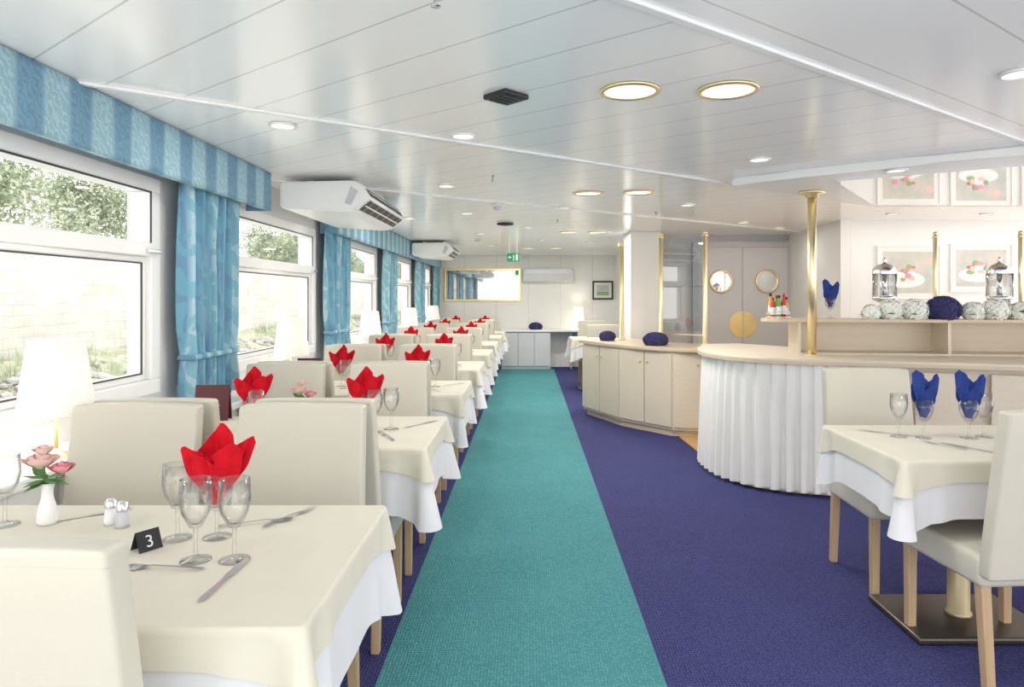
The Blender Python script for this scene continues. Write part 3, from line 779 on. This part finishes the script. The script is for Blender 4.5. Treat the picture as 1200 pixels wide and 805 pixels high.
# condiment rack and bottles
p=onshelf(1.88,.13)
rk=thing('condiment_tray',p,'round chrome tray holding sauce bottles','tray')
lathe('tray',[(0,0),(.085,0),(.09,.012),(.088,.012),(.083,.003),(0,.003)],M['chrome'],32,rk)
tube('tray_rail',[(.085*math.cos(a*pi/12),.085*math.sin(a*pi/12),.05) for a in range(25)],.0025,M['chrome'],rk,6)
for k in range(6): tube('rail_post',[(.085*math.cos(k*pi/3),.085*math.sin(k*pi/3),.01),(.085*math.cos(k*pi/3),.085*math.sin(k*pi/3),.05)],.0025,M['chrome'],rk,6)
for k,(dx,dy,c) in enumerate([(-.05,-.03,'sauce_r'),(-.012,-.045,'sauce_g'),(.028,-.035,'sauce_r'),(.058,0,'sauce_y'),(0,.03,'sauce_g'),(-.045,.035,'sauce_y')]):
    h=.155+.015*(k%3)
    b=thing('sauce_bottle',(p[0]+dx,p[1]+dy,p[2]+.0035),{'sauce_r':'small bottle of red sauce','sauce_g':'small bottle of green sauce','sauce_y':'small bottle of amber dressing'}[c]+' on the chrome tray','bottle','sauce bottles')
    lathe('bottle_body',[(0,0),(.017,0),(.018,.004),(.018,h*.62),(.008,h*.8),(.008,h*.88),(0,h*.88)],M[c],16,b)
    lathe('label_band',[(.0185,h*.15),(.0185,h*.5)],M['paper'],16,b)
    lathe('cap',[(0,h*.87),(.010,h*.87),(.010,h),(0,h)],M['black' if k%2 else 'sauce_r'],12,b)
pp=onshelf(2.225,.07)
put(NG,pp,0,'stemmed goblet holding a blue napkin on the shelf'); put(BN,(pp[0],pp[1],pp[2]+.085),0)
# ---------------------------------------------------------------- buffet cabinet island
IS=thing('buffet_cabinet',(0,0,0),'pale beech angular buffet cabinet with doors and dark plinth','cabinet')
pl=[(.64,7.9),(.96,7.15),(1.40,6.60),(1.95,6.50),(2.07,7.0),(1.50,7.5),(1.16,8.2),(.78,8.3)]
prism('cabinet_body',pl,.06,.82,M['beech'],IS,bev=.003)
cx=sum(p[0] for p in pl)/8; cy=sum(p[1] for p in pl)/8
prism('plinth',[(cx+(x-cx)*.94,cy+(y-cy)*.96) for x,y in pl],0,.06,M['beechd'],IS)
tp=catmull(pl+[pl[0]],5)[:-1]
tp=[(cx+(q.x-cx)*1.08,cy+(q.y-cy)*1.05) for q in tp]
prism('counter_top',tp,.82,.855,M['beechd'],IS,bev=.008)
for a,b,n in [(0,1,2),(1,2,2),(2,3,2)]:
    A=Vector(pl[a]);B=Vector(pl[b])
    for k in range(n):
        P=A+(B-A)*(k/n);Q=A+(B-A)*((k+1)/n)
        dd=segbox('cabinet_door',P,Q,.09,.80,.018,M['beech'],IS,inset=.008)
        d=(Q-P).normalized(); nn=Vector((d.y,-d.x)); c=(Q-d*.05 if k%2==0 else P+d*.05)+nn*.018
        kn=lathe('door_knob',[(0,0),(.006,0),(.006,.012),(.012,.018),(.008,.024),(0,.025)],M['brass'],12,dd,(c.x,c.y,.70))
        kn.rotation_euler=(pi/2,0,math.atan2(nn.y,nn.x)+pi/2)
flowerball('pompom_flower',(1.31,7.02,.856),.12,M['navyf'],'dark navy pompom flower lying on the buffet cabinet','flower',420,.018,.6,seed=3)
flowerball('pompom_flower',(.90,7.75,.856),.085,M['navyf'],'small dark navy pompom flower on the cabinet corner','flower',300,.016,.7,seed=4)
for x,y in [(1.10,8.0),(1.07,7.86),(1.40,7.2),(1.80,6.95)]: sneeze_pole((x,y,.856),1.16 if x>1.3 else 1.12,.023)
gs=thing('glass_display_shelf',(0,0,.856),'glass sneeze guard shelf held between brass posts','shelf')
def gl(p,q,z0,z1):
    return mesh('glass_sheet',[(p[0],p[1],z0),(q[0],q[1],z0),(q[0],q[1],z1),(p[0],p[1],z1)],[(0,1,2,3)],M['screen'],False,gs)
gl((1.42,7.185),(1.78,6.965),.14,1.10)
prism('glass_shelf',[(1.42,7.19),(1.79,6.96),(1.86,7.08),(1.50,7.30)],.10,.106,M['screen'],gs)
prism('glass_shelf',[(1.42,7.19),(1.79,6.96),(1.86,7.08),(1.50,7.30)],.60,.606,M['screen'],gs)
segbox('brass_rail',(1.40,7.2),(1.80,6.95),.1,.112,.012,M['brass'],gs,inset=.02,bev=0)
# ---------------------------------------------------------------- far end furniture
DK=thing('service_desk',(0,12.75,0),'long white-topped grey service desk against the end wall','desk')
box('desk_top',-.52,1.05,-.03,.43,.70,.735,M['trimw'],DK,bev=.005)
box('desk_carcass',-.5,.42,.02,.43,0,.70,M['grey'],DK)
for k in range(3): box('desk_door',-.49+.305*k,-.19+.305*k-.01,.0,.02,.06,.68,M['doorm'],DK,bev=.003)
box('desk_side_panel',1.0,1.03,0,.43,0,.70,M['grey'],DK)
box('desk_side_panel',.8,.82,.1,.43,0,.70,M['grey'],DK)
flowerball('pompom_flower',(.14,12.95,.736),.12,M['navyf'],'dark navy pompom flower on the service desk','flower',260,.02,.6,seed=6)
l2=lamp((.95,13.0,.736),True); l2['label']='small lit table lamp with glowing cream shade on the desk'
def framed(name,x0,x1,z0,z1,y,inner,label,cat,fw=.02,frm='gold'):
    t=thing(name,((x0+x1)/2,y,z0),label,cat)
    w=(x1-x0)/2; h=z1-z0
    boxes('frame',[(-w,w,-.03,0,0,fw),(-w,w,-.03,0,h-fw,h),(-w,-w+fw,-.03,0,fw,h-fw),(w-fw,w,-.03,0,fw,h-fw)],M[frm],t,bev=.003)
    box('picture_surface' if cat!='mirror' else 'mirror_glass',-w+fw,w-fw,-.018,-.002,fw,h-fw,inner,t)
    return t
framed('wall_mirror',-1.62,-.15,1.27,1.90,YF,M['mirror'],'wide mirror in a slim gilt frame','mirror',.035)
fp_=framed('framed_picture',1.24,1.64,1.30,1.66,YF,M['paper'],'small landscape print in a dark frame','picture',.03,'black')
box('print',-.12,.12,-.02,-.0185,.08,.28,M['sky1'],fp_)
box('print_land',-.12,.12,-.0212,-.0202,.08,.15,M['dgreen'],fp_)
# food posters
def poster(x0,x1,z0,z1,seed,label):
    t=framed('food_poster',x0,x1,z0,z1,7.1,M['paper'],label,'poster',.010,'trimw')
    w=(x1-x0)/2-.06; h=z1-z0; rnd=random.Random(seed)
    box('photo_print',-w,w,-.020,-.0185,.06,h-.06,M['sky1'],t)
    def disc(cx,cz,rx,rz,m,y,n=24,name='printed_plate'):
        v=[(cx+rx*math.cos(2*pi*k/n),y,cz+rz*math.sin(2*pi*k/n)) for k in range(n)]
        mesh(name,v,[tuple(range(n))],m,False,t)
    ox=rnd.uniform(-.06,.06)
    disc(ox,h*.36,w*.8,h*.15,M['porc'],-.0205); disc(ox,h*.38,w*.62,h*.10,M['paper'],-.021)
    for k in range(14):
        disc(ox+rnd.uniform(-w*.4,w*.4),h*(.42+rnd.uniform(-.06,.20)),rnd.uniform(.02,.045),rnd.uniform(.014,.028),[M['ros'],M['palepink'],M['dgreen'],M['pink'],M['porc']][(k+seed)%5],-.0218-.0003*k,14,'printed_fruit')
    disc(-ox*5,h*.72,.04,.03,M['palepink'],-.0215,14,'printed_leaf')
poster(3.62,4.27,1.33,1.88,1,'white framed food photograph of a plated dessert'); poster(4.38,5.02,1.40,1.90,4,'white framed food photograph of fruit on a plate'); poster(5.12,5.75,1.40,1.90,9,'white framed food photograph of berries')
# ---------------------------------------------------------------- ceiling fixtures
def downlight(x,y,big,lit=True):
    r=.115 if big else .062
    t=thing('ceiling_downlight' ,(x,y,HC),('large round recessed ceiling light with a brass rim' if big else 'small round recessed ceiling spotlight with a white rim'),'ceiling light','large recessed lights' if big else 'small recessed lights')
    lathe('rim',[(r*.86,-.002),(r*.87,-.012),(r,-.010),(r*1.02,-.001),(r*.86,-.001)],M['brass'] if big else M['plastic'],32,t)
    lathe('lens',[(0,-.004),(r*.87,-.004)],M['lit'] if lit else M['frosted'],32,t)
    if lit:
        l=bpy.data.lights.new('bulb','AREA'); l.shape='DISK'; l.size=r*1.6; l.energy=(7 if big else 2.6)*(2.0 if y>5 else 1)*(.45 if x>1.1 else 1); l.color=(1,.96,.90)
        o=link(bpy.data.objects.new('bulb',l)); o.parent=t; o.location=(0,0,-.016)
for x,y in [(.393,2.64),(.77,2.63),(.46,5.25),(.84,5.2),(.50,8.4),(.85,8.4),(.46,11.2),(.0,11.2)]: downlight(x,y,True)
for x,y in [(-1.14,3.17),(-.32,3.37),(1.34,3.95),(-.587,4.89),(-.58,6.5),(.31,6.1),(2.30,7.3),(1.38,5.9),(1.75,2.43),(-.6,8.6),(.0,7.8),(-.55,10.6),(2.9,7.9),(3.5,6.55),(4.4,6.55),(-1.2,6.9),(.2,9.6),(.9,9.9)]: downlight(x,y,False)
t=thing('downlight',(2.17,4.02,HC-.05),'small round spotlight in the dropped panel','ceiling light')
lathe('rim',[(.05,-.002),(.05,-.012),(.062,-.010),(.064,-.001),(.05,-.001)],M['plastic'],32,t); lathe('lens',[(0,-.004),(.05,-.004)],M['lit'],32,t)
def vent(x,y,s):
    t=thing('ceiling_vent',(x,y,HC),'small square black ceiling speaker grille','vent','black ceiling vents',rz=pi/4)
    roundbox('housing',s,s,.02,.006,M['black'],t,(0,0,-.010),nm=(2,2,1))
    for k in range(4): box('slat',-s*.38,s*.38,-s*.32+k*s*.2,-s*.32+k*s*.2+.006,-.024,-.02,M['rail'],t)
vent(-.088,2.70,.13); vent(-.25,7.4,.13)
def sprinkler(x,y):
    t=thing('ceiling_sprinkler',(x,y,HC+.001),'small chrome ceiling sprinkler head','sprinkler','sprinkler heads')
    lathe('escutcheon',[(0,0),(.022,0),(.020,-.006),(.008,-.01),(.008,-.028),(0,-.028)],M['chrome'],16,t)
    lathe('deflector',[(0,-.028),(.004,-.028),(.004,-.04),(.014,-.042),(.014,-.044),(0,-.044)],M['chrome'],16,t)
for x,y in [(-.235,4.48),(-.24,1.78),(.3,7.0),(1.2,6.4)]: sprinkler(x,y)
def smoke(x,y):
    t=thing('smoke_detector',(x,y,HC),'round white smoke detector on the ceiling','smoke detector','smoke detectors')
    lathe('base',[(0,0),(.05,0),(.05,-.015),(.04,-.018)],M['plastic'],24,t)
    lathe('sensor_head',[(.038,-.018),(.034,-.045),(.02,-.052),(0,-.052)],M['grey'],24,t)
smoke(-.27,5.9); smoke(-.7,9.3)
# exit sign
ex=thing('exit_sign',(-.22,10.0,HC),'green emergency exit sign with a running figure','sign')
boxes('hanger',[(-.06,-.055,-.003,.003,-.16,0),(.055,.06,-.003,.003,-.16,0)],M['chrome'],ex)
box('sign_box',-.09,.09,-.02,.02,-.28,-.16,M['green'],ex,bev=.003)
def flat(name,pts): mesh(name,[(x*.82,-.022,z-.035) for x,z in pts],[tuple(range(len(pts)))],M['paper'],False,ex)
flat('door_symbol',[(.045,-.230),(.085,-.230),(.085,-.14),(.045,-.14)])
flat('arrow_symbol',[(-.09,-.185),(-.06,-.16),(-.06,-.178),(-.03,-.178),(-.03,-.192),(-.06,-.192),(-.06,-.21)])
flat('running_figure',[(-.012,-.235),(.004,-.195),(-.008,-.17),(.004,-.15),(.016,-.15),(.018,-.17),(.028,-.19),(.014,-.2),(.022,-.235),(.012,-.235),(.004,-.21),(-.002,-.235)])
# ---------------------------------------------------------------- light
w=bpy.data.worlds.new('World'); S.world=w; w.use_nodes=True
bgn=w.node_tree.nodes['Background']; bgn.inputs[0].default_value=(1,.99,.975,1); bgn.inputs[1].default_value=2.7
# ---------------------------------------------------------------- camera
cam=bpy.data.cameras.new('cam'); co=link(bpy.data.objects.new('cam',cam)); co.location=(0,0,1.35); co.rotation_euler=(pi/2,0,0)
cam.lens=24; cam.sensor_width=36; cam.shift_x=-19/1200; cam.shift_y=-54.5/1200; cam.clip_start=.05; cam.clip_end=500
S.camera=co
